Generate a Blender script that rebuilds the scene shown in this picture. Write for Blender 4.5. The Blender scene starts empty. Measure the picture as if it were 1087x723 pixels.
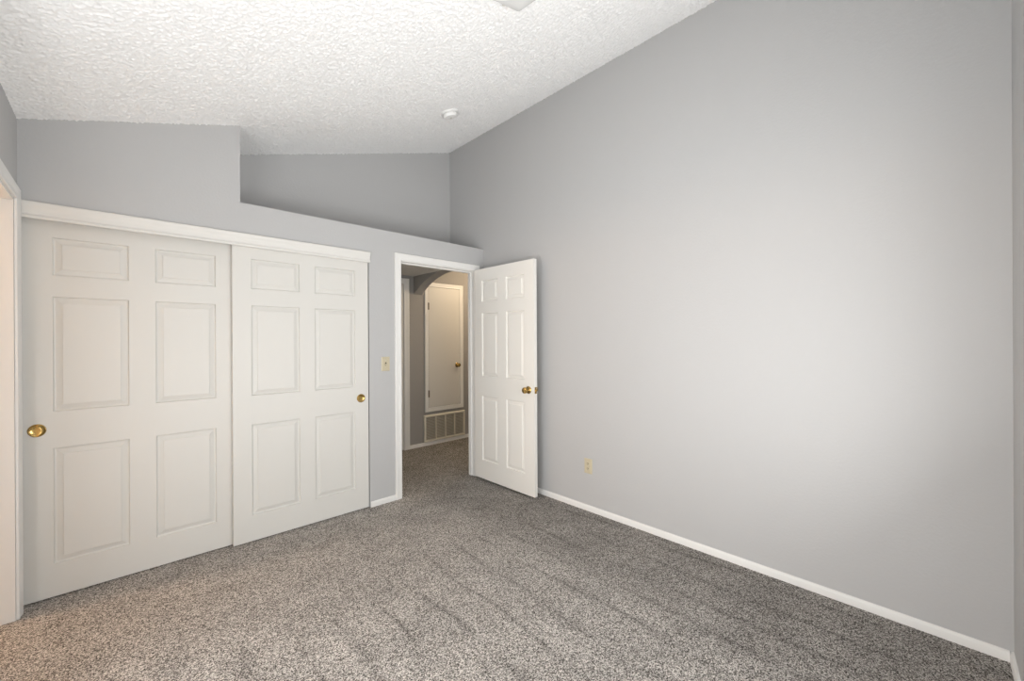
import bpy, bmesh, math, random
import numpy as np
from mathutils import Vector, Matrix

S = bpy.context.scene
COL = S.collection

# ------------------------------------------------------------------ camera
cam_d = bpy.data.cameras.new('camera')
cam = bpy.data.objects.new('camera', cam_d)
COL.objects.link(cam)
S.camera = cam
F_PX, YAW, PITCH, ROLL, CAM_H = 435.7, 0.8063, -0.0006, -0.0051, 1.3532
cam_d.sensor_fit = 'HORIZONTAL'
cam_d.sensor_width = 36.0
cam_d.lens = F_PX / 1087.0 * 36.0
cam_d.clip_start = 0.02
_f = Vector((math.cos(PITCH) * math.cos(YAW), math.cos(PITCH) * math.sin(YAW), math.sin(PITCH)))
_r = Vector((math.sin(YAW), -math.cos(YAW), 0))
_u = _r.cross(_f)
_c, _s = math.cos(ROLL), math.sin(ROLL)
_r, _u = _c * _r + _s * _u, _c * _u - _s * _r
cam.matrix_world = Matrix(((_r.x, _u.x, -_f.x, 0), (_r.y, _u.y, -_f.y, 0),
                           (_r.z, _u.z, -_f.z, CAM_H), (0, 0, 0, 1)))

# ------------------------------------------------------------------ colour management
S.view_settings.view_transform = 'Standard'
S.view_settings.look = 'None'
S.view_settings.gamma = 1.0
S.view_settings.use_curve_mapping = False
S.view_settings.exposure = 0.06
S.cycles.use_denoising = True
S.cycles.denoiser = 'OPENIMAGEDENOISE'
S.cycles.denoising_input_passes = 'RGB_ALBEDO_NORMAL'
S.cycles.denoising_prefilter = 'NONE'
S.cycles.max_bounces = 14
S.cycles.diffuse_bounces = 10
S.cycles.sample_clamp_indirect = 6.0

# ------------------------------------------------------------------ daylight, added fill and lamps
world = bpy.data.worlds.new('daylight')
S.world = world
world.use_nodes = True
world.node_tree.nodes['Background'].inputs[0].default_value = (0.80, 0.90, 1.0, 1)
world.node_tree.nodes['Background'].inputs[1].default_value = 0.3


def area(name, loc, direction, sx, sy, power, color):
    d = bpy.data.lights.new(name, 'AREA')
    d.shape = 'RECTANGLE'
    d.size, d.size_y = sx, sy
    d.energy = power
    d.color = color
    o = bpy.data.objects.new(name, d)
    o.location = loc
    o.rotation_euler = Vector(direction).to_track_quat('-Z', 'Y').to_euler()
    COL.objects.link(o)
    return o


def bulb(name, loc, power, color, radius):
    d = bpy.data.lights.new(name, 'POINT')
    d.energy = power
    d.color = color
    d.shadow_soft_size = radius
    o = bpy.data.objects.new(name, d)
    o.location = loc
    COL.objects.link(o)
    return o


DAY = (1.0, 0.995, 0.985)
area('daylight_window', (-0.70, 1.02, 0.80), (1, 0, 0), 2.40, 1.20, 71.0, DAY)
area('fill_front_up', (1.20, -0.46, 1.22), (0, 1, 0.8), 1.70, 1.66, 41.0, DAY)  # added fill through the added front window, tilted up to brighten the ceiling
area('fill_front_low', (1.20, -0.50, 0.70), (0, 1, 0), 1.70, 0.90, 15.0, DAY)  # added fill that lifts the lower walls and doors
area('fill_ground_up', (1.20, -3.5, -0.05), (0, 0, 1), 7.0, 5.5, 380.0, DAY)  # added upward fill outside, brightens ceiling and closet wall
bulb('lamp_side_room', (-1.15, 3.24, 2.0), 60.0, (1.0, 0.62, 0.35), 0.08)
bulb('lamp_passage', (3.75, 3.75, 2.25), 25.0, (1.0, 0.77, 0.52), 0.10)

# ------------------------------------------------------------------ room measures
XL, XR, YF, YW, YN = -0.365, 2.686, -0.210, 3.2115, 3.7956
SLOPE, ZL = 0.31895, 2.4835
XS, ZS = 0.587, 2.278            # end of the full height wall, plant shelf
YH = 4.588                       # far wall of the hall
T = 0.10


def zc(x):
    return ZL + SLOPE * (x - XL)


# ------------------------------------------------------------------ materials
def mat(name, color, rough=0.5, metal=0.0, spec=0.5):
    m = bpy.data.materials.new(name)
    m.use_nodes = True
    b = m.node_tree.nodes['Principled BSDF']
    b.inputs['Base Color'].default_value = (*color, 1)
    b.inputs['Roughness'].default_value = rough
    b.inputs['Metallic'].default_value = metal
    b.inputs['Specular IOR Level'].default_value = spec
    return m


def node(m, kind, **kw):
    n = m.node_tree.nodes.new(kind)
    for k, v in kw.items():
        if k in n.inputs:
            n.inputs[k].default_value = v
        else:
            setattr(n, k, v)
    return n


def link(m, a, b):
    m.node_tree.links.new(a, b)


def bump(m, height, strength, dist):
    b = node(m, 'ShaderNodeBump', Strength=strength, Distance=dist)
    link(m, height, b.inputs['Height'])
    link(m, b.outputs[0], m.node_tree.nodes['Principled BSDF'].inputs['Normal'])
    return b


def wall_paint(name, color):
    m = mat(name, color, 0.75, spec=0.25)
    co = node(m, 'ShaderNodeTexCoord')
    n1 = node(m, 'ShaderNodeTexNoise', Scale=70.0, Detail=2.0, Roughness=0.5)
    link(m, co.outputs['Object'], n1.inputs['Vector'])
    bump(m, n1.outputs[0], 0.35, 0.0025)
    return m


def door_paint(name, color, rough=0.42):
    m = mat(name, color, rough, spec=0.4)
    co = node(m, 'ShaderNodeTexCoord')
    mp = node(m, 'ShaderNodeMapping')
    mp.inputs['Scale'].default_value = (90, 90, 5)
    n1 = node(m, 'ShaderNodeTexNoise', Scale=3.0, Detail=3.0)
    link(m, co.outputs['Object'], mp.inputs['Vector'])
    link(m, mp.outputs[0], n1.inputs['Vector'])
    bump(m, n1.outputs[0], 0.12, 0.001)
    return m


M_WALL = wall_paint('grey_wall_paint', (0.478, 0.478, 0.478))
M_HALL_DIM = wall_paint('dimmed_hall_paint', (0.33, 0.32, 0.305))  # wall paint darkened, the dimness of the hall is in this colour
M_DOOR = door_paint('cream_door_paint', (0.655, 0.645, 0.612))
M_DOOR_OPEN = door_paint('open_door_paint', (0.80, 0.785, 0.745))  # same tone as the closet doors, but lighter
M_TRIM = mat('white_trim_paint', (0.77, 0.765, 0.745), 0.40, spec=0.4)
M_FASCIA = mat('cream_trim_paint', (0.69, 0.68, 0.65), 0.40, spec=0.4)
M_ALMOND = mat('almond_plastic', (0.56, 0.50, 0.36), 0.35)
M_SLOT = mat('dark_slot', (0.05, 0.04, 0.03), 0.7)
M_WHITE = mat('white_plastic', (0.86, 0.86, 0.85), 0.40)
M_BRASS = mat('polished_brass', (0.52, 0.36, 0.13), 0.20, 1.0)
M_STEEL = mat('painted_steel', (0.60, 0.58, 0.53), 0.5)
M_HINGE = mat('aged_hinge_metal', (0.20, 0.17, 0.13), 0.45, 0.8)
M_GRILLE = mat('grille_enamel', (0.72, 0.68, 0.58), 0.45)
M_LOUVER = mat('dark_louver_enamel', (0.40, 0.375, 0.32), 0.6)  # grille enamel in a darker tone for the louvers
M_DUCT = mat('duct_dark', (0.16, 0.145, 0.12), 0.8)
M_OPAL = mat('opal_glass', (0.80, 0.80, 0.79), 0.22)
M_HALLCEIL_DIM = mat('dimmed_hall_ceiling', (0.62, 0.61, 0.59), 0.9, spec=0.1)  # ceiling white darkened to paint in the low hall light
M_TILE = mat('side_room_floor', (0.55, 0.45, 0.35), 0.5)

# popcorn ceiling
M_CEIL = mat('popcorn_ceiling', (0.875, 0.876, 0.875), 0.9, spec=0.1)
co = node(M_CEIL, 'ShaderNodeTexCoord')
v1 = node(M_CEIL, 'ShaderNodeTexNoise', Scale=120.0, Detail=4.0, Roughness=0.62)
link(M_CEIL, co.outputs['Object'], v1.inputs['Vector'])
r1 = node(M_CEIL, 'ShaderNodeMapRange')
r1.inputs['From Min'].default_value = 0.38
r1.inputs['From Max'].default_value = 0.68
link(M_CEIL, v1.outputs[0], r1.inputs['Value'])
bump(M_CEIL, r1.outputs[0], 0.25, 0.003)

co = node(M_HALLCEIL_DIM, 'ShaderNodeTexCoord')
v2 = node(M_HALLCEIL_DIM, 'ShaderNodeTexNoise', Scale=70.0, Detail=3.0)
link(M_HALLCEIL_DIM, co.outputs['Object'], v2.inputs['Vector'])
bump(M_HALLCEIL_DIM, v2.outputs[0], 0.8, 0.012)

# salt and pepper carpet with vacuum lanes in the pile
M_CARPET = mat('frieze_carpet', (0.3, 0.28, 0.26), 0.95, spec=0.05)
m = M_CARPET
co = node(m, 'ShaderNodeTexCoord')
na = node(m, 'ShaderNodeTexNoise', Scale=200.0, Detail=3.0, Roughness=0.75)
link(m, co.outputs['Object'], na.inputs['Vector'])
vo = node(m, 'ShaderNodeTexVoronoi', Scale=175.0)
link(m, co.outputs['Object'], vo.inputs['Vector'])
vs = node(m, 'ShaderNodeSeparateColor')
link(m, vo.outputs['Color'], vs.inputs[0])
vm = node(m, 'ShaderNodeMapRange')
for kk, vv in (('From Min', 0.0), ('From Max', 1.0), ('To Min', 0.40), ('To Max', 0.60)):
    vm.inputs[kk].default_value = vv
link(m, vs.outputs[0], vm.inputs['Value'])
yarn = node(m, 'ShaderNodeMath', operation='ADD')
link(m, na.outputs[0], yarn.inputs[0])
link(m, vm.outputs[0], yarn.inputs[1])
half_ = node(m, 'ShaderNodeMath', operation='MULTIPLY')
link(m, yarn.outputs[0], half_.inputs[0])
half_.inputs[1].default_value = 0.5
ra = node(m, 'ShaderNodeValToRGB')
e = ra.color_ramp.elements
e[0].position, e[0].color = 0.435, (0.045, 0.040, 0.035, 1)
e[1].position, e[1].color = 0.565, (0.74, 0.705, 0.66, 1)
k = e.new(0.50)
k.color = (0.31, 0.29, 0.268, 1)
link(m, half_.outputs[0], ra.inputs[0])
# broad uneven pile
nb = node(m, 'ShaderNodeTexNoise', Scale=4.0, Detail=3.0, Roughness=0.6)
link(m, co.outputs['Object'], nb.inputs['Vector'])
rb = node(m, 'ShaderNodeMapRange')
for kk, vv in (('From Min', 0.3), ('From Max', 0.7), ('To Min', 0.86), ('To Max', 1.12)):
    rb.inputs[kk].default_value = vv
link(m, nb.outputs[0], rb.inputs['Value'])
# vacuum lanes run along Y, one lane about 0.2 m wide
sep = node(m, 'ShaderNodeSeparateXYZ')
link(m, co.outputs['Object'], sep.inputs[0])
nw = node(m, 'ShaderNodeTexNoise', Scale=1.5, Detail=1.0)
link(m, co.outputs['Object'], nw.inputs['Vector'])


def math_node(op, a, b=None):
    n = node(m, 'ShaderNodeMath', operation=op)
    for i, q in enumerate((a, b)):
        if q is None:
            continue
        if isinstance(q, (int, float)):
            n.inputs[i].default_value = q
        else:
            link(m, q, n.inputs[i])
    return n.outputs[0]


warp = math_node('MULTIPLY', math_node('SUBTRACT', nw.outputs[0], 0.5), 0.16)
px = math_node('ADD', sep.outputs['X'], warp)
saw = math_node('FRACT', math_node('DIVIDE', math_node('ADD', px, 0.03), 0.20))
edge = math_node('POWER', math_node('ABSOLUTE', math_node('SUBTRACT', math_node('MULTIPLY', saw, 2.0), 1.0)), 7.0)
yy = math_node('ADD', sep.outputs['Y'], math_node('MULTIPLY', warp, 4.0))
n_l = node(m, 'ShaderNodeTexNoise', Scale=2.6, Detail=1.0)
link(m, co.outputs['Object'], n_l.inputs['Vector'])
patch = node(m, 'ShaderNodeMapRange')
for kk, vv in (('From Min', 0.40), ('From Max', 0.58), ('To Min', 0.30), ('To Max', 1.0)):
    patch.inputs[kk].default_value = vv
link(m, n_l.outputs[0], patch.inputs['Value'])
fade = node(m, 'ShaderNodeMapRange', interpolation_type='SMOOTHSTEP')
for kk, vv in (('From Min', 2.25), ('From Max', 1.95), ('To Min', 0.0), ('To Max', 1.0)):
    fade.inputs[kk].default_value = vv
link(m, yy, fade.inputs['Value'])
lane = math_node('MULTIPLY', math_node('MULTIPLY', edge, fade.outputs[0]), patch.outputs[0])
lane_gain = math_node('SUBTRACT', math_node('ADD', 1.0, math_node('MULTIPLY', fade.outputs[0], 0.07)),
                      math_node('MULTIPLY', lane, 0.42))
# weaker light towards the right wall, painted into the carpet colour
right_shade = node(m, 'ShaderNodeMapRange', interpolation_type='SMOOTHSTEP')
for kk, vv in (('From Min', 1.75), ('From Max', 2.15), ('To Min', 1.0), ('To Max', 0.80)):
    right_shade.inputs[kk].default_value = vv
link(m, math_node('ADD', sep.outputs['X'], math_node('MULTIPLY', warp, 3.0)), right_shade.inputs['Value'])
gain = math_node('MULTIPLY', math_node('MULTIPLY', lane_gain, right_shade.outputs[0]), rb.outputs[0])
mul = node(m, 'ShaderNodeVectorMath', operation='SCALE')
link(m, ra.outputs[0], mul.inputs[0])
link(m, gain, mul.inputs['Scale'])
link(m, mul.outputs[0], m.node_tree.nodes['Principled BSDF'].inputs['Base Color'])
bump(m, half_.outputs[0], 0.8, 0.012)

# window pane: lets daylight through, with a faint reflection
M_GLASS = bpy.data.materials.new('clear_pane')
M_GLASS.use_nodes = True
nt = M_GLASS.node_tree
nt.nodes.clear()
out = nt.nodes.new('ShaderNodeOutputMaterial')
tr = nt.nodes.new('ShaderNodeBsdfTransparent')
gl = nt.nodes.new('ShaderNodeBsdfGlossy')
gl.inputs['Roughness'].default_value = 0.02
mx = nt.nodes.new('ShaderNodeMixShader')
mx.inputs[0].default_value = 0.06
nt.links.new(tr.outputs[0], mx.inputs[1])
nt.links.new(gl.outputs[0], mx.inputs[2])
nt.links.new(mx.outputs[0], out.inputs[0])


# ------------------------------------------------------------------ mesh helpers
def link_bm(name, bm, material, parent=None, smooth=False, local=None):
    bmesh.ops.recalc_face_normals(bm, faces=bm.faces)
    me = bpy.data.meshes.new(name)
    bm.to_mesh(me)
    bm.free()
    me.materials.append(material)
    if smooth:
        for p in me.polygons:
            p.use_smooth = True
        me.set_sharp_from_angle(angle=math.radians(38))
    o = bpy.data.objects.new(name, me)
    COL.objects.link(o)
    if parent is not None:
        o.parent = parent
    return o


def box(bm, x0, x1, y0, y1, z0, z1, bevel=0.0, seg=2):
    r = bmesh.ops.create_cube(bm, size=1.0)
    vs = r['verts']
    for v in vs:
        v.co = Vector(((x0 + x1) / 2 + v.co.x * (x1 - x0), (y0 + y1) / 2 + v.co.y * (y1 - y0),
                       (z0 + z1) / 2 + v.co.z * (z1 - z0)))
    if bevel:
        es = list({e for v in vs for e in v.link_edges})
        bmesh.ops.bevel(bm, geom=es, offset=bevel, segments=seg, profile=0.5, affect='EDGES')


def prism(bm, pts, axis, a0, a1):
    """outline pts (two coords each) extruded along axis between a0 and a1"""
    def p3(p, a):
        if axis == 'x':
            return (a, p[0], p[1])
        if axis == 'y':
            return (p[0], a, p[1])
        return (p[0], p[1], a)
    A = [bm.verts.new(p3(p, a0)) for p in pts]
    B = [bm.verts.new(p3(p, a1)) for p in pts]
    bm.faces.new(A)
    bm.faces.new(list(reversed(B)))
    n = len(pts)
    for i in range(n):
        bm.faces.new((A[i], B[i], B[(i + 1) % n], A[(i + 1) % n]))


def sweep(bm, path, profile, to3, closed=False):
    """mitred moulding: path of 2D points, profile of (outward, proud); outward lies left of the path"""
    n = len(path)
    rings = []
    for i in range(n):
        p = Vector(path[i])
        d = []
        if closed or i > 0:
            d.append((p - Vector(path[(i - 1) % n])).normalized())
        if closed or i < n - 1:
            d.append((Vector(path[(i + 1) % n]) - p).normalized())
        ns = [Vector((-q.y, q.x)) for q in d]
        off = ns[0] if len(ns) == 1 else (ns[0] + ns[1]) / (1.0 + ns[0].dot(ns[1]))
        rings.append([bm.verts.new(to3(p.x + off.x * u, p.y + off.y * u, v)) for u, v in profile])
    k = len(profile)
    for i in range(n if closed else n - 1):
        A, B = rings[i], rings[(i + 1) % n]
        for j in range(k):
            bm.faces.new((A[j], A[(j + 1) % k], B[(j + 1) % k], B[j]))
    if not closed:
        bm.faces.new(list(reversed(rings[0])))
        bm.faces.new(rings[-1])


def lathe(bm, profile, origin, axis, seg=32):
    """profile of (radius, distance along axis), closed at both ends"""
    a = Vector(axis).normalized()
    t = Vector((0, 0, 1)) if abs(a.z) < 0.9 else Vector((1, 0, 0))
    u = a.cross(t).normalized()
    w = a.cross(u)
    o = Vector(origin)
    rings = []
    for r, h in profile:
        if r < 1e-6:
            rings.append([bm.verts.new(o + a * h)])
        else:
            rings.append([bm.verts.new(o + a * h + (u * math.cos(q) + w * math.sin(q)) * r)
                          for q in (2 * math.pi * i / seg for i in range(seg))])
    for A, B in zip(rings, rings[1:]):
        for i in range(seg):
            j = (i + 1) % seg
            if len(A) == 1 and len(B) == 1:
                continue
            if len(A) == 1:
                bm.faces.new((A[0], B[i], B[j]))
            elif len(B) == 1:
                bm.faces.new((A[i], A[j], B[0]))
            else:
                bm.faces.new((A[i], A[j], B[j], B[i]))
    for R in (rings[0], rings[-1]):
        if len(R) > 1:
            bm.faces.new(R)


def tag(o, label, cat, group=None, kind=None):
    o['label'] = label
    o['category'] = cat
    if group:
        o['group'] = group
    if kind:
        o['kind'] = kind
    return o


def struct(name, bm, material, label, cat, smooth=False):
    o = link_bm(name, bm, material, smooth=smooth)
    return tag(o, label, cat, kind='structure')


def empty(name, loc):
    o = bpy.data.objects.new(name, None)
    o.empty_display_size = 0.1
    o.location = loc
    COL.objects.link(o)
    return o


def adopt(child, parent):
    """parent a part built in room coordinates to its thing without moving it"""
    child.parent = parent
    child.matrix_parent_inverse = Matrix.Translation(-parent.location)
    return child


# ------------------------------------------------------------------ the room shell
bm = bmesh.new()
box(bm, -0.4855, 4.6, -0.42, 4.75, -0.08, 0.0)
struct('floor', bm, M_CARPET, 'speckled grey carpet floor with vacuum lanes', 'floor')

# ceiling slab; the side that faces the room carries real popcorn lumps
x0, x1 = XL - 0.12, XR + 0.12
y0, y1 = YF - T, YN + T
GS = 0.0041
nx, ny = int((x1 - x0) / GS), int((y1 - y0) / GS)
rng = np.random.default_rng(11)


def lumps(size):
    """smooth random field in 0..1 with blobs about `size` grid cells wide"""
    f = rng.random((ny + 1, nx + 1)) ** 2
    for _ in range(size):
        f = 0.5 * f + 0.25 * (np.roll(f, 1, 0) + np.roll(f, -1, 0))
        f = 0.5 * f + 0.25 * (np.roll(f, 1, 1) + np.roll(f, -1, 1))
    f = (f - f.mean()) / f.std()
    return f


h = 0.0020 * np.clip(lumps(1) + 0.9, 0, 3.0)
h[:2] = h[-2:] = 0
h[:, :2] = h[:, -2:] = 0
gx, gy = np.meshgrid(np.linspace(x0, x1, nx + 1), np.linspace(y0, y1, ny + 1))
gz = ZL + SLOPE * (gx - XL) - h
co_ = np.stack([gx, gy, gz], -1).reshape(-1, 3)
idx = np.arange((nx + 1) * (ny + 1)).reshape(ny + 1, nx + 1)
quads = np.stack([idx[:-1, :-1], idx[1:, :-1], idx[1:, 1:], idx[:-1, 1:]], -1).reshape(-1, 4)
nv = len(co_)
top = np.array([(x0, y0, zc(x0) + 0.1), (x1, y0, zc(x1) + 0.1), (x1, y1, zc(x1) + 0.1), (x0, y1, zc(x0) + 0.1)])
co_ = np.concatenate([co_, top])
t4 = [nv, nv + 1, nv + 2, nv + 3]
loops = [quads.reshape(-1), np.array(t4)]
sizes = [np.full(len(quads), 4), np.array([4])]
for edge_, pq in ((idx[0, :], (t4[1], t4[0])), (idx[:, -1], (t4[2], t4[1])), (idx[-1, ::-1], (t4[3], t4[2])),
                  (idx[::-1, 0], (t4[0], t4[3]))):
    lp = np.concatenate([edge_, pq])
    loops.append(lp)
    sizes.append(np.array([len(lp)]))
loops = np.concatenate(loops).astype(np.int32)
sizes = np.concatenate(sizes).astype(np.int32)
me = bpy.data.meshes.new('ceiling')
me.vertices.add(len(co_))
me.vertices.foreach_set('co', co_.astype(np.float32).reshape(-1))
me.loops.add(len(loops))
me.loops.foreach_set('vertex_index', loops)
me.polygons.add(len(sizes))
me.polygons.foreach_set('loop_start', np.concatenate([[0], np.cumsum(sizes)[:-1]]).astype(np.int32))
me.update(calc_edges=True)
me.validate()
me.materials.append(M_CEIL)
ce = bpy.data.objects.new('ceiling', me)
COL.objects.link(ce)
tag(ce, 'white popcorn ceiling sloping up to the right', 'ceiling', kind='structure')

# closet wall: closet opening, doorway, cut away above the plant shelf
CX1 = 1.472
DX0, DX1, DZ = 1.750, 2.571, 2.052
ZO = 2.03
bm = bmesh.new()
prism(bm, [(XL, ZO), (CX1, ZO), (CX1, 0), (DX0, 0), (DX0, DZ), (DX1, DZ), (DX1, 0), (XR, 0), (XR, ZS),
           (XS, ZS), (XS, zc(XS)), (XL, zc(XL))], 'y', YW, YW + T)
prism(bm, [(XL, 2.175), (XR, 2.175), (XR, ZS), (XS, ZS), (XS, zc(XS)), (XL, zc(XL))], 'y', YW + T, YN)
struct('wall_back', bm, M_WALL, 'grey wall holding the closet and doorway, stepped down to a plant shelf', 'wall')

bm = bmesh.new()
prism(bm, [(XL, 2.175), (XR, 2.175), (XR, zc(XR)), (XL, zc(XL))], 'y', YN, YN + T)
struct('wall_niche', bm, M_WALL, 'shaded grey wall behind the high plant shelf', 'wall')

# right wall, running on past the doorway as the wall with the arch
AY0, AY1, AZ, AR = 3.222, YH, 1.937, 0.22
half = (AY1 - AY0) / 2
rad = (half * half + AR * AR) / (2 * AR)
am = (AY0 + AY1) / 2
arc = []
a_end = math.asin(half / rad)
for i in range(41):
    a = -a_end + 2 * a_end * i / 40
    arc.append((am + rad * math.sin(a), AZ + AR - rad + rad * math.cos(a)))
bm = bmesh.new()
prism(bm, [(YF - T, 0), (AY0, 0), (AY0, 2.19), (YN + T, 2.19), (YN + T, zc(XR)), (YF - T, zc(XR))],
      'x', XR, XR + 0.12)
struct('wall_right', bm, M_WALL, 'tall blank light grey wall on the right of the room', 'wall')
bm = bmesh.new()
prism(bm, arc + [(AY1, 2.189), (AY0, 2.189)], 'x', XR, XR + 0.12)
box(bm, XR, XR + 0.12, YN + T, AY1, 2.189, 2.5)
struct('wall_hall_right', bm, M_HALL_DIM, 'shaded arch header over the passage in the hall', 'wall')

FX0, FX1, FZB, FZT = 0.42, 1.98, 0.22, 2.04
bm = bmesh.new()
prism(bm, [(XL, 0), (FX0, 0), (FX0, zc(FX0)), (XL, zc(XL))], 'y', YF - T, YF)
prism(bm, [(FX1, 0), (XR, 0), (XR, zc(XR)), (FX1, zc(FX1))], 'y', YF - T, YF)
prism(bm, [(FX0, FZT), (FX1, FZT), (FX1, zc(FX1)), (FX0, zc(FX0))], 'y', YF - T, YF)
box(bm, FX0, FX1, YF - T, YF, 0, FZB)
struct('wall_front', bm, M_WALL, 'sliver of grey wall at the right edge of the photo', 'wall')

# left wall with side doorway and the window that lights the room
SY0, SY1, SZ = 2.345, 3.130, 2.062
WY0, WY1, WZ0, WZ1 = -0.08, 2.10, 0.20, 2.08
bm = bmesh.new()
zt = zc(XL)
for (a, b, c, d) in ((YF - T, WY0, 0, zt), (WY0, WY1, 0, WZ0), (WY0, WY1, WZ1, zt), (WY1, SY0, 0, zt),
                     (SY0, SY1, SZ, zt), (SY1, YN + T, 0, zt)):
    box(bm, XL - 0.12, XL, a, b, c, d)
struct('wall_left', bm, M_WALL, 'grey wall strip at the left edge of the photo above the side doorway', 'wall')

# closet, hall, passage and side room shells
bm = bmesh.new()
box(bm, XL, 1.50, YN + 0.005, YN + T, 0, 2.17)
struct('wall_closet', bm, M_WALL, 'rear wall inside the closet', 'wall')
bm = bmesh.new()
box(bm, 1.50, 1.60, YW + T, YH, 0, 2.16)
struct('wall_hall_left', bm, M_HALL_DIM, 'left wall of the hall beyond the doorway', 'wall')
bm = bmesh.new()
box(bm, 1.50, 4.5, YH, YH + T, 0, 2.5)
struct('wall_hall_back', bm, M_HALL_DIM, 'grey far hall wall seen through the doorway', 'wall')
bm = bmesh.new()
box(bm, XR + 0.12, 4.4, AY0 - T, AY0, 0, 2.45)
struct('wall_passage_near', bm, M_HALL_DIM, 'near wall of the passage beyond the arch', 'wall')
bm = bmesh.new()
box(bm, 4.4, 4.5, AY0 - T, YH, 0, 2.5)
struct('wall_passage_end', bm, M_HALL_DIM, 'end wall of the passage beyond the arch', 'wall')
bm = bmesh.new()
box(bm, 1.60, XR, YW + T, YH, 2.162, 2.174)
struct('ceiling_hall', bm, M_HALLCEIL_DIM, 'low textured hall ceiling seen through the doorway', 'ceiling')
bm = bmesh.new()
box(bm, XR + 0.12, 4.4, AY0, YH, 2.45, 2.5)
struct('ceiling_passage', bm, M_CEIL, 'passage ceiling beyond the arch', 'ceiling')

bm = bmesh.new()
for (a, b, c, d) in ((-2.1, -2.0, 2.0, 3.5), (-2.0, XL - 0.12, 2.0, 2.1), (-2.0, XL - 0.12, 3.4, 3.5)):
    box(bm, a, b, c, d, 0, 2.45)
struct('wall_side_room', bm, M_HALL_DIM, 'walls of the warm lit side room beyond the left doorway', 'wall')
bm = bmesh.new()
box(bm, -2.0, XL - 0.12, 2.1, 3.4, 2.4, 2.45)
struct('ceiling_side_room', bm, M_CEIL, 'ceiling of the warm lit side room', 'ceiling')
bm = bmesh.new()
box(bm, -2.1, XL - 0.1205, 2.0, 3.5, -0.08, 0.0)
struct('floor_side_room', bm, M_TILE, 'floor of the warm lit side room', 'floor')

# unseen windows: one in the left wall, a front one added for fill
def window(name, label, a0, a1, z0, z1, to_box):
    fr = 0.045
    am_ = (a0 + a1) / 2
    b = bmesh.new()
    for (p, q, c, d) in ((a0, a0 + fr, z0, z1), (a1 - fr, a1, z0, z1), (a0 + fr, a1 - fr, z0, z0 + fr),
                         (a0 + fr, a1 - fr, z1 - fr, z1), (am_ - 0.02, am_ + 0.02, z0 + fr, z1 - fr)):
        to_box(b, p, q, 0.03, 0.085, c, d)
    w = struct(name, b, M_TRIM, label, 'window')
    b = bmesh.new()
    to_box(b, a0 + fr, a1 - fr, 0.055, 0.060, z0 + fr, z1 - fr)
    link_bm('window_pane', b, M_GLASS, w)


window('window_1', 'unseen white framed window in the left wall beside the camera', WY0, WY1, WZ0, WZ1,
       lambda b, p, q, d0, d1, c, d: box(b, XL - d1, XL - d0, p, q, c, d))
window('window_2_added', 'unseen white framed window added in the front wall to let in fill light', FX0, FX1, FZB, FZT,
       lambda b, p, q, d0, d1, c, d: box(b, p, q, YF - d1, YF - d0, c, d))

# ------------------------------------------------------------------ mouldings
CAS = [(0, 0), (0, 0.009), (0.004, 0.012), (0.014, 0.012), (0.020, 0.010), (0.034, 0.0135), (0.046, 0.017),
       (0.053, 0.017), (0.057, 0.013), (0.057, 0)]
BASE = [(0.0, 0.0), (0.0, 0.012), (0.030, 0.012), (0.038, 0.0095), (0.043, 0.005), (0.044, 0.0)]


def on_y(y):          # a board on a wall that faces -Y
    return lambda a, b, v: (a, y - v, b)


def on_xr(x):         # a board on a wall that faces -X
    return lambda a, b, v: (x - v, a, b)


def on_xl(x):         # a board on a wall that faces +X
    return lambda a, b, v: (x + v, a, b)


# long fascia over the closet doors (cornice profile, returned at its right end)
FZ0, FZ1 = 1.988, 2.073
bm = bmesh.new()
prof = [(0, 0), (0, 0.016), (0.004, 0.019), (0.012, 0.019), (0.016, 0.016), (0.020, 0.0125), (0.040, 0.0125),
        (0.052, 0.016), (0.062, 0.022), (0.072, 0.025), (0.082, 0.025), (0.085, 0.022), (0.085, 0)]
sweep(bm, [(XL, FZ0), (CX1 + 0.004, FZ0)], prof, on_y(YW))
struct('trim_1', bm, M_FASCIA, 'long cream moulding over the closet doors', 'trim', True)

bm = bmesh.new()
sweep(bm, [(DX0 + 0.004, 0), (DX0 + 0.004, DZ - 0.004), (DX1 - 0.004, DZ - 0.004), (DX1 - 0.004, 0)], CAS, on_y(YW))
struct('trim_2', bm, M_TRIM, 'white casing around the open doorway', 'trim', True)

# jamb lining with stop
bm = bmesh.new()
J = 0.012
for a, b in ((DX0, DX0 + J), (DX1 - J, DX1)):
    box(bm, a, b, YW + 0.001, YW + T - 0.001, 0, DZ - J)
box(bm, DX0, DX1, YW + 0.001, YW + T - 0.001, DZ - J, DZ)
box(bm, DX0 + J, DX0 + J + 0.011, YW + 0.045, YW + 0.08, 0, DZ - J - 0.011)
box(bm, DX1 - J - 0.011, DX1 - J, YW + 0.045, YW + 0.08, 0, DZ - J - 0.011)
box(bm, DX0 + J, DX1 - J, YW + 0.045, YW + 0.08, DZ - J - 0.011, DZ - J)
jamb = struct('trim_3', bm, M_TRIM, 'white jamb lining inside the open doorway', 'trim')
bm = bmesh.new()
box(bm, DX0 + J, DX0 + J + 0.0015, YW + 0.006, YW + 0.030, 0.90, 0.955)
link_bm('strike_plate', bm, M_BRASS, jamb)

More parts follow.
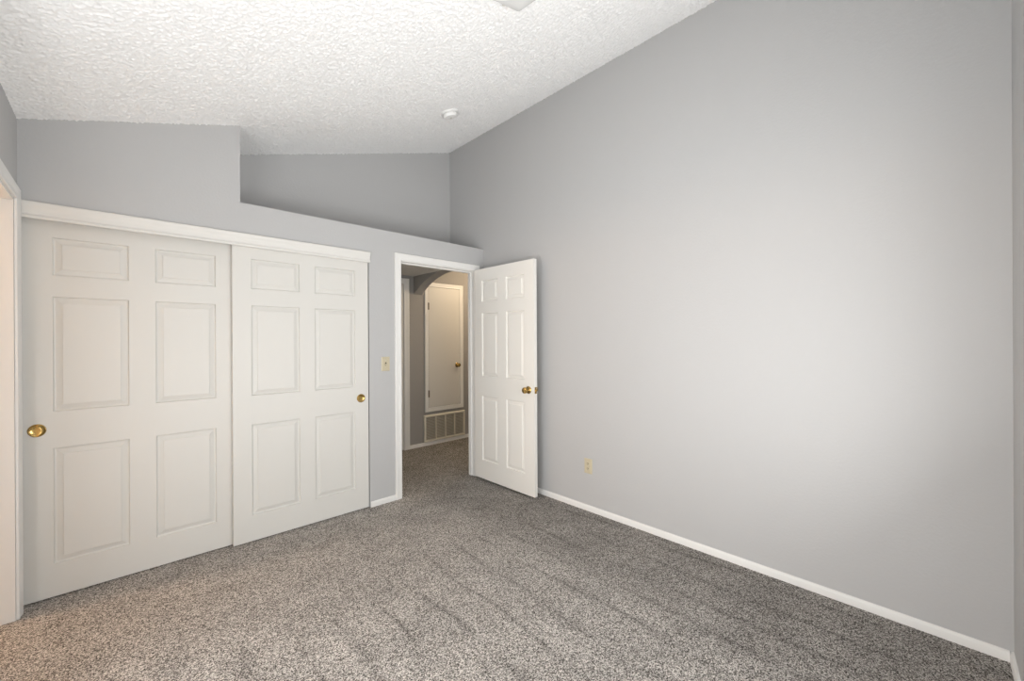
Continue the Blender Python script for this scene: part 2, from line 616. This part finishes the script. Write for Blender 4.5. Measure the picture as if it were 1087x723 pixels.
bm = bmesh.new()
sweep(bm, [(SY0 + 0.004, 0), (SY0 + 0.004, SZ - 0.002), (SY1 - 0.006, SZ - 0.002), (SY1 - 0.006, 0)], CAS, on_xl(XL))
struct('trim_4', bm, M_TRIM, 'white casing of the side doorway at the left edge', 'trim', True)
bm = bmesh.new()
for a, b in ((SY0, SY0 + 0.015), (SY1 - 0.015, SY1)):
    box(bm, XL - 0.119, XL - 0.001, a, b, 0, SZ - 0.015)
box(bm, XL - 0.119, XL - 0.001, SY0, SY1, SZ - 0.015, SZ)
struct('trim_5', bm, M_TRIM, 'warm lit jamb of the side doorway at the left edge', 'trim')

# baseboards
bm = bmesh.new()
sweep(bm, [(YF + 0.012, 0), (YW, 0)], BASE, on_xr(XR))
struct('baseboard_right', bm, M_TRIM, 'long white baseboard along the right wall', 'baseboard', True)
bm = bmesh.new()
sweep(bm, [(XL + 0.012, 0), (XR, 0)], BASE, lambda a, b, v: (a, YF + v, b))
struct('baseboard_front', bm, M_TRIM, 'white baseboard end at the bottom right corner', 'baseboard', True)
bm = bmesh.new()
sweep(bm, [(CX1 + 0.006, 0), (DX0 - 0.053, 0)], BASE, on_y(YW))
struct('baseboard_back', bm, M_TRIM, 'short white baseboard between closet and doorway', 'baseboard', True)
bm = bmesh.new()
sweep(bm, [(2.622, 0), (4.4, 0)], BASE, on_y(YH))
struct('baseboard_hall', bm, M_TRIM, 'white baseboard under the hall grille', 'baseboard', True)
bm = bmesh.new()
sweep(bm, [(YF + 0.012, 0), (SY0 - 0.053, 0)], BASE, on_xl(XL))
struct('baseboard_left', bm, M_TRIM, 'white baseboard along the left wall', 'baseboard', True)

# ------------------------------------------------------------------ doors
PAN = [(0.0, 0.0), (0.001, 0.006), (0.004, 0.0120), (0.010, 0.0135), (0.033, 0.0060),
       (0.0345, 0.0060), (0.0355, 0.0012), (0.040, 0.0010)]


def six_panel(bm, w, h, t, cols, rows):
    """door leaf: x 0..w, y 0..t (front face y = 0), z 0..h, with moulded panels on both faces"""
    for face in (0, 1):
        y0 = 0.0 if face == 0 else t
        sg = 1 if face == 0 else -1
        xs = sorted({0.0, w} | {q for c in cols for q in c})
        zs = sorted({0.0, h} | {q for r in rows for q in r})
        V = {}

        def vert(x, z):
            key = (round(x, 5), round(z, 5))
            if key not in V:
                V[key] = bm.verts.new((x, y0, z))
            return V[key]
        for i in range(len(xs) - 1):
            for j in range(len(zs) - 1):
                a, b, c, d = xs[i], xs[i + 1], zs[j], zs[j + 1]
                base = [vert(a, c), vert(b, c), vert(b, d), vert(a, d)]
                if (a, b) in cols and (c, d) in rows:
                    prev = base
                    for u, dep in PAN[1:]:
                        ring = [bm.verts.new((a + u, y0 + sg * dep, c + u)), bm.verts.new((b - u, y0 + sg * dep, c + u)),
                                bm.verts.new((b - u, y0 + sg * dep, d - u)), bm.verts.new((a + u, y0 + sg * dep, d - u))]
                        for q in range(4):
                            bm.faces.new((prev[q], prev[(q + 1) % 4], ring[(q + 1) % 4], ring[q]))
                        prev = ring
                    bm.faces.new(prev)
                else:
                    bm.faces.new(base)
    bmesh.ops.remove_doubles(bm, verts=bm.verts, dist=1e-6)
    bm.edges.ensure_lookup_table()
    # close the four edges of the leaf
    bound = [e for e in bm.edges if e.is_boundary]
    bmesh.ops.bridge_loops(bm, edges=bound)


ROWS = [(0.172, 0.786), (0.980, 1.590), (1.702, 1.904)]


def pull(parent, x, y, z):
    """round brass finger pull, a shallow cup let into the door face (faces -Y)"""
    b = bmesh.new()
    lathe(b, [(0, 0.0006), (0.012, 0.0008), (0.023, 0.0016), (0.0270, 0.0040), (0.0300, 0.0055), (0.0325, 0.0045), (0.0340, 0.0),
              (0.0340, -0.001)], (x, y, z), (0, -1, 0), 40)
    o = link_bm('finger_pull', b, M_BRASS, parent, True)
    o['label'] = 'round brass finger pull'
    return o


# left closet panel slides behind the right one
def closet_door(name, x0, w, y, label, cols, px):
    b = bmesh.new()
    six_panel(b, w, 1.990, 0.033, cols, ROWS)
    for v in b.verts:
        v.co += Vector((x0, y, 0.007))
    o = struct(name, b, M_DOOR, label, 'door')
    pull(o, px, y, 0.895)
    return o


closet_door('door_1', XL + 0.004, 0.935, YW + 0.042,
            'cream six panel closet door on the left, pull at its left edge',
            [(0.110, 0.406), (0.522, 0.818)], -0.308)
closet_door('door_2', 0.541, 0.923, YW + 0.003,
            'cream six panel closet door on the right, nearer the doorway',
            [(0.107, 0.408), (0.513, 0.815)], 1.402)

# open bedroom door, swung a quarter turn against the right wall
LW, LT, LH = 0.806, 0.035, 2.030
bm = bmesh.new()
pw = (LW - 0.115 * 2 - 0.110) / 2
six_panel(bm, LW, LH, LT, [(0.115, 0.115 + pw), (0.225 + pw, 0.225 + 2 * pw)],
          [(0.180, 0.800), (0.995, 1.600), (1.712, 1.915)])
LX, LY, LZ = 2.543, 3.188, 0.016
for v in bm.verts:          # leaf x runs from the hinge towards -Y, its front faces -X
    x, y, z = v.co
    v.co = Vector((LX + y, LY - x, LZ + z))
door = struct('door_3', bm, M_DOOR_OPEN, 'open white six panel door with brass knob, standing by the right wall', 'door')

KN = [(0, 0.0), (0.032, 0.0), (0.032, 0.004), (0.028, 0.007), (0.016, 0.009), (0.012, 0.013), (0.0115, 0.026),
      (0.016, 0.031), (0.024, 0.036), (0.0275, 0.044), (0.0275, 0.052), (0.024, 0.059), (0.016, 0.0625), (0, 0.0635)]


def knob(parent, p, axis, prof=KN, s=1.0):
    b = bmesh.new()
    lathe(b, [(r * s, h * s) for r, h in prof[:6]] + [(0.0, prof[5][1] * s)], p, axis, 32)
    ro = link_bm('rosette', b, M_BRASS, None, True)
    b = bmesh.new()
    lathe(b, [(0.0, prof[5][1] * s)] + [(r * s, h * s) for r, h in prof[5:]], p, axis, 32)
    kn = link_bm('knob', b, M_BRASS, parent, True)
    kn['label'] = 'brass door knob'
    ro.parent = kn
    return kn


KY, KZ = LY - LW + 0.066, 0.925
knob(door, (LX, KY, KZ), (-1, 0, 0))
knob(door, (LX + LT, KY, KZ), (1, 0, 0))
bm = bmesh.new()
box(bm, LX + 0.005, LX + LT - 0.005, LY - LW - 0.0015, LY - LW + 0.001, KZ - 0.028, KZ + 0.028)
box(bm, LX + 0.010, LX + LT - 0.010, LY - LW - 0.011, LY - LW - 0.001, KZ - 0.009, KZ + 0.009, 0.002)
latch = link_bm('latch', bm, M_BRASS, door)
for hz in (0.25, 1.05, 1.82):
    bm = bmesh.new()
    lathe(bm, [(0, 0), (0.006, 0), (0.006, 0.088), (0, 0.088)], (LX + LT + 0.004, LY + 0.009, hz), (0, 0, 1), 14)
    link_bm('hinge', bm, M_BRASS, door, True)

# raised access door in the hall, cased on all four sides
AX0, AX1, A0, A1 = 2.895, 3.396, 0.484, 2.054
bm = bmesh.new()
box(bm, AX0 + 0.003, AX1 - 0.003, YH - 0.009, YH - 0.001, A0 + 0.004, A1 - 0.004, 0.0015)
acc = struct('door_4', bm, M_DOOR, 'narrow flat cream access door set above the grille in the hall', 'door')
for hz in (0.665, 1.80):
    bm = bmesh.new()
    box(bm, AX0 - 0.008, AX0 + 0.012, YH - 0.013, YH - 0.009, hz - 0.045, hz + 0.045)
    lathe(bm, [(0, 0), (0.005, 0), (0.005, 0.09), (0, 0.09)], (AX0, YH - 0.014, hz - 0.045), (0, 0, 1), 12)
    link_bm('hinge', bm, M_HINGE, acc)
knob(acc, (3.345, YH - 0.009, 1.020), (0, -1, 0), s=0.95)
bm = bmesh.new()
sweep(bm, [(AX0, A0), (AX0, A1), (AX1, A1), (AX1, A0)], [(u * 0.95, v) for u, v in CAS], on_y(YH), True)
struct('trim_6', bm, M_TRIM, 'white frame around all four sides of the hall access door', 'trim', True)

# door casing at the far left of the hall
bm = bmesh.new()
box(bm, 1.77, 2.54, YH - 0.004, YH - 0.0005, 0.01, 2.05)
hd = struct('door_5', bm, M_DOOR, 'sliver of a hall door at the left of the doorway', 'door')
bm = bmesh.new()
sweep(bm, [(1.765, 0), (1.765, 2.054), (2.546, 2.054), (2.546, 0)], [(u * 1.25, v * 1.1) for u, v in CAS], on_y(YH))
struct('trim_7', bm, M_TRIM, 'white casing of the hall door left of the access door', 'trim', True)

# ------------------------------------------------------------------ air return grille under the access door
VX0, VX1, V0, V1 = 2.820, 3.470, 0.046, 0.391
gr = empty('air_return_grille', (2.82, YH, V0))
tag(gr, 'cream air return grille with four louvered bays low on the hall wall', 'vent')
bm = bmesh.new()
fw = 0.026
sweep(bm, [(VX0 + fw, V0 + fw), (VX0 + fw, V1 - fw), (VX1 - fw, V1 - fw), (VX1 - fw, V0 + fw)],
      [(0, 0), (0, 0.022), (0.003, 0.025), (0.018, 0.025), (fw, 0.016), (fw, 0)], on_y(YH), True)
adopt(link_bm('frame', bm, M_GRILLE), gr)
bm = bmesh.new()
box(bm, VX0 + 0.01, VX1 - 0.01, YH - 0.004, YH - 0.001, V0 + 0.01, V1 - 0.01)
adopt(link_bm('backing', bm, M_DUCT), gr)
bays = 4
bw = (VX1 - VX0 - 2 * fw) / bays
for i in range(1, bays):
    bm = bmesh.new()
    xc = VX0 + fw + i * bw
    box(bm, xc - 0.006, xc + 0.006, YH - 0.024, YH - 0.004, V0 + fw, V1 - fw)
    adopt(link_bm('divider', bm, M_GRILLE), gr)
for i in range(bays):
    bm = bmesh.new()
    xa = VX0 + fw + i * bw + (0.006 if i else 0)
    xb = VX0 + fw + (i + 1) * bw - (0.006 if i < bays - 1 else 0)
    nl = 16
    for q in range(nl):
        zq = V0 + fw + (q + 0.5) * (V1 - V0 - 2 * fw) / nl
        prism(bm, [(YH - 0.017, zq - 0.006), (YH - 0.016, zq - 0.0055), (YH - 0.006, zq + 0.0055), (YH - 0.007, zq + 0.006)],
              'x', xa, xb)
    adopt(link_bm('louver_bay', bm, M_LOUVER), gr)

# ------------------------------------------------------------------ light switch
sx, sz = 1.612, 1.161
sw = empty('light_switch', (sx, YW, sz))
tag(sw, 'almond toggle light switch between the closet and the doorway', 'light switch')
bm = bmesh.new()
sweep(bm, [(sx - 0.030, sz - 0.052), (sx - 0.030, sz + 0.052), (sx + 0.030, sz + 0.052), (sx + 0.030, sz - 0.052)],
      [(-0.02, 0), (-0.02, 0.006), (0, 0.006), (0.004, 0.005), (0.007, 0.002), (0.007, 0)], on_y(YW), True)
box(bm, sx - 0.012, sx + 0.012, YW - 0.006, YW - 0.0005, sz - 0.034, sz + 0.034)
adopt(link_bm('cover_plate', bm, M_ALMOND), sw)
bm = bmesh.new()
box(bm, sx - 0.0062, sx + 0.0062, YW - 0.0066, YW - 0.0055, sz - 0.013, sz + 0.013)
adopt(link_bm('toggle_slot', bm, M_SLOT), sw)
bm = bmesh.new()
prism(bm, [(YW - 0.006, sz - 0.010), (YW - 0.006, sz + 0.004), (YW - 0.017, sz - 0.005), (YW - 0.017, sz - 0.012)],
      'x', sx - 0.0045, sx + 0.0045)
adopt(link_bm('toggle', bm, M_ALMOND), sw)
for dz in (-0.030, 0.030):
    bm = bmesh.new()
    lathe(bm, [(0, 0), (0.0033, 0), (0.0030, 0.0012), (0, 0.0016)], (sx, YW - 0.006, sz + dz), (0, -1, 0), 14)
    adopt(link_bm('screw', bm, M_STEEL), sw)

# ------------------------------------------------------------------ wall outlet
oy, oz = 1.933, 0.353
ou = empty('wall_outlet', (XR, oy, oz))
tag(ou, 'almond duplex outlet low on the right wall', 'outlet')
bm = bmesh.new()
sweep(bm, [(oy - 0.030, oz - 0.052), (oy - 0.030, oz + 0.052), (oy + 0.030, oz + 0.052), (oy + 0.030, oz - 0.052)],
      [(-0.022, 0), (-0.022, 0.006), (0, 0.006), (0.004, 0.005), (0.007, 0.002), (0.007, 0)], on_xr(XR), True)
box(bm, XR - 0.006, XR - 0.0005, oy - 0.010, oy + 0.010, oz - 0.032, oz + 0.032)
adopt(link_bm('cover_plate', bm, M_ALMOND), ou)
for dz in (-0.0195, 0.0195):
    bm = bmesh.new()
    box(bm, XR - 0.0082, XR - 0.0055, oy - 0.0165, oy + 0.0165, oz + dz - 0.014, oz + dz + 0.014, 0.002)
    rc = adopt(link_bm('receptacle', bm, M_ALMOND), ou)
    bm = bmesh.new()
    for dy in (-0.0064, 0.0064):
        box(bm, XR - 0.0088, XR - 0.0080, oy + dy - 0.0018, oy + dy + 0.0018, oz + dz - 0.002, oz + dz + 0.008)
    lathe(bm, [(0, 0), (0.0026, 0), (0.0026, 0.0008), (0, 0.0008)], (XR - 0.0080, oy, oz + dz - 0.008), (-1, 0, 0), 12)
    sl = link_bm('slots', bm, M_SLOT)
    sl.parent = rc
bm = bmesh.new()
lathe(bm, [(0, 0), (0.0033, 0), (0.0030, 0.0012), (0, 0.0016)], (XR - 0.006, oy, oz), (-1, 0, 0), 14)
adopt(link_bm('screw', bm, M_STEEL), ou)

# ------------------------------------------------------------------ smoke detector on the sloped ceiling
NRM = Vector((SLOPE, 0, -1)).normalized()       # out of the ceiling, into the room
dx, dy = 1.965, 2.775
P0 = Vector((dx, dy, zc(dx)))
sd = empty('smoke_detector', P0)
tag(sd, 'round white smoke detector on the sloped ceiling', 'smoke detector')
bm = bmesh.new()
lathe(bm, [(0, -0.004), (0.069, -0.004), (0.071, 0.004), (0.070, 0.010), (0.066, 0.013), (0.046, 0.013), (0.046, 0.018), (0, 0.018)], P0, NRM, 48)
adopt(link_bm('mounting_base', bm, M_WHITE, None, True), sd)
bm = bmesh.new()
lathe(bm, [(0, 0.0175), (0.054, 0.0175), (0.057, 0.020), (0.057, 0.034), (0.051, 0.042), (0.030, 0.046), (0, 0.047)], P0, NRM, 48)
adopt(link_bm('housing', bm, M_WHITE, None, True), sd)
bm = bmesh.new()
lathe(bm, [(0, 0.0465), (0.009, 0.0465), (0.0085, 0.049), (0, 0.0495)], P0, NRM, 20)
adopt(link_bm('test_button', bm, M_STEEL, None, True), sd)

# ------------------------------------------------------------------ square ceiling light, its far corner in frame
PHI = math.radians(6)
HALF = 0.118
t0 = Vector((1, 0, SLOPE)).normalized()
tu = t0 * math.cos(PHI) + Vector((0, 1, 0)) * math.sin(PHI)
tv = Vector((0, 1, 0)) * math.cos(PHI) - t0 * math.sin(PHI)
corner = Vector((1.489, 1.502, 0))
corner.z = zc(1.489)
CP = corner - (tu + tv) * HALF
CP.z = zc(CP.x)
cl = empty('ceiling_light', CP)
tag(cl, 'square frosted glass ceiling light cut off at the top edge', 'ceiling light')


def dish(bm, half, rings, n=10, r=0.03):
    """rounded square rings (scale, drop along the ceiling normal)"""
    prev = None
    first = None
    for sc, h in rings:
        R = []
        hh, rr = half * sc, r * sc
        for qx, qy, a0 in ((1, 1, 0), (-1, 1, 90), (-1, -1, 180), (1, -1, 270)):
            for i in range(n + 1):
                a = math.radians(a0 + 90 * i / n)
                u = qx * (hh - rr) + rr * math.cos(a)
                v = qy * (hh - rr) + rr * math.sin(a)
                R.append(bm.verts.new(CP + tu * u + tv * v + NRM * h))
        if prev:
            k = len(R)
            for i in range(k):
                bm.faces.new((prev[i], prev[(i + 1) % k], R[(i + 1) % k], R[i]))
        else:
            first = R
        prev = R
    bm.faces.new(prev)
    bm.faces.new(first)


bm = bmesh.new()
dish(bm, HALF - 0.02, [(1, -0.004), (1, 0.020)])
adopt(link_bm('ceiling_pan', bm, M_WHITE), cl)
bm = bmesh.new()
dish(bm, HALF, [(1.0, 0.019), (1.0, 0.027), (0.95, 0.030), (0.90, 0.036), (0.80, 0.043), (0.55, 0.052), (0.2, 0.056)], r=0.014)
adopt(link_bm('glass_shade', bm, M_OPAL, None, True), cl)
for d, w in ((tu, tv), (-tu, tv), (tv, tu), (-tv, tu)):
    bm = bmesh.new()
    q = CP + d * (HALF + 0.001)
    P8 = []
    for h in (0.012, 0.029):
        for u, v in ((-0.012, -0.007), (0.003, -0.007), (0.003, 0.007), (-0.012, 0.007)):
            P8.append(bm.verts.new(q + d * u + w * v + NRM * h))
    for f in ((0, 1, 2, 3), (4, 5, 6, 7), (0, 1, 5, 4), (1, 2, 6, 5), (2, 3, 7, 6), (3, 0, 4, 7)):
        bm.faces.new([P8[i] for i in f])
    adopt(link_bm('clip', bm, M_STEEL), cl)
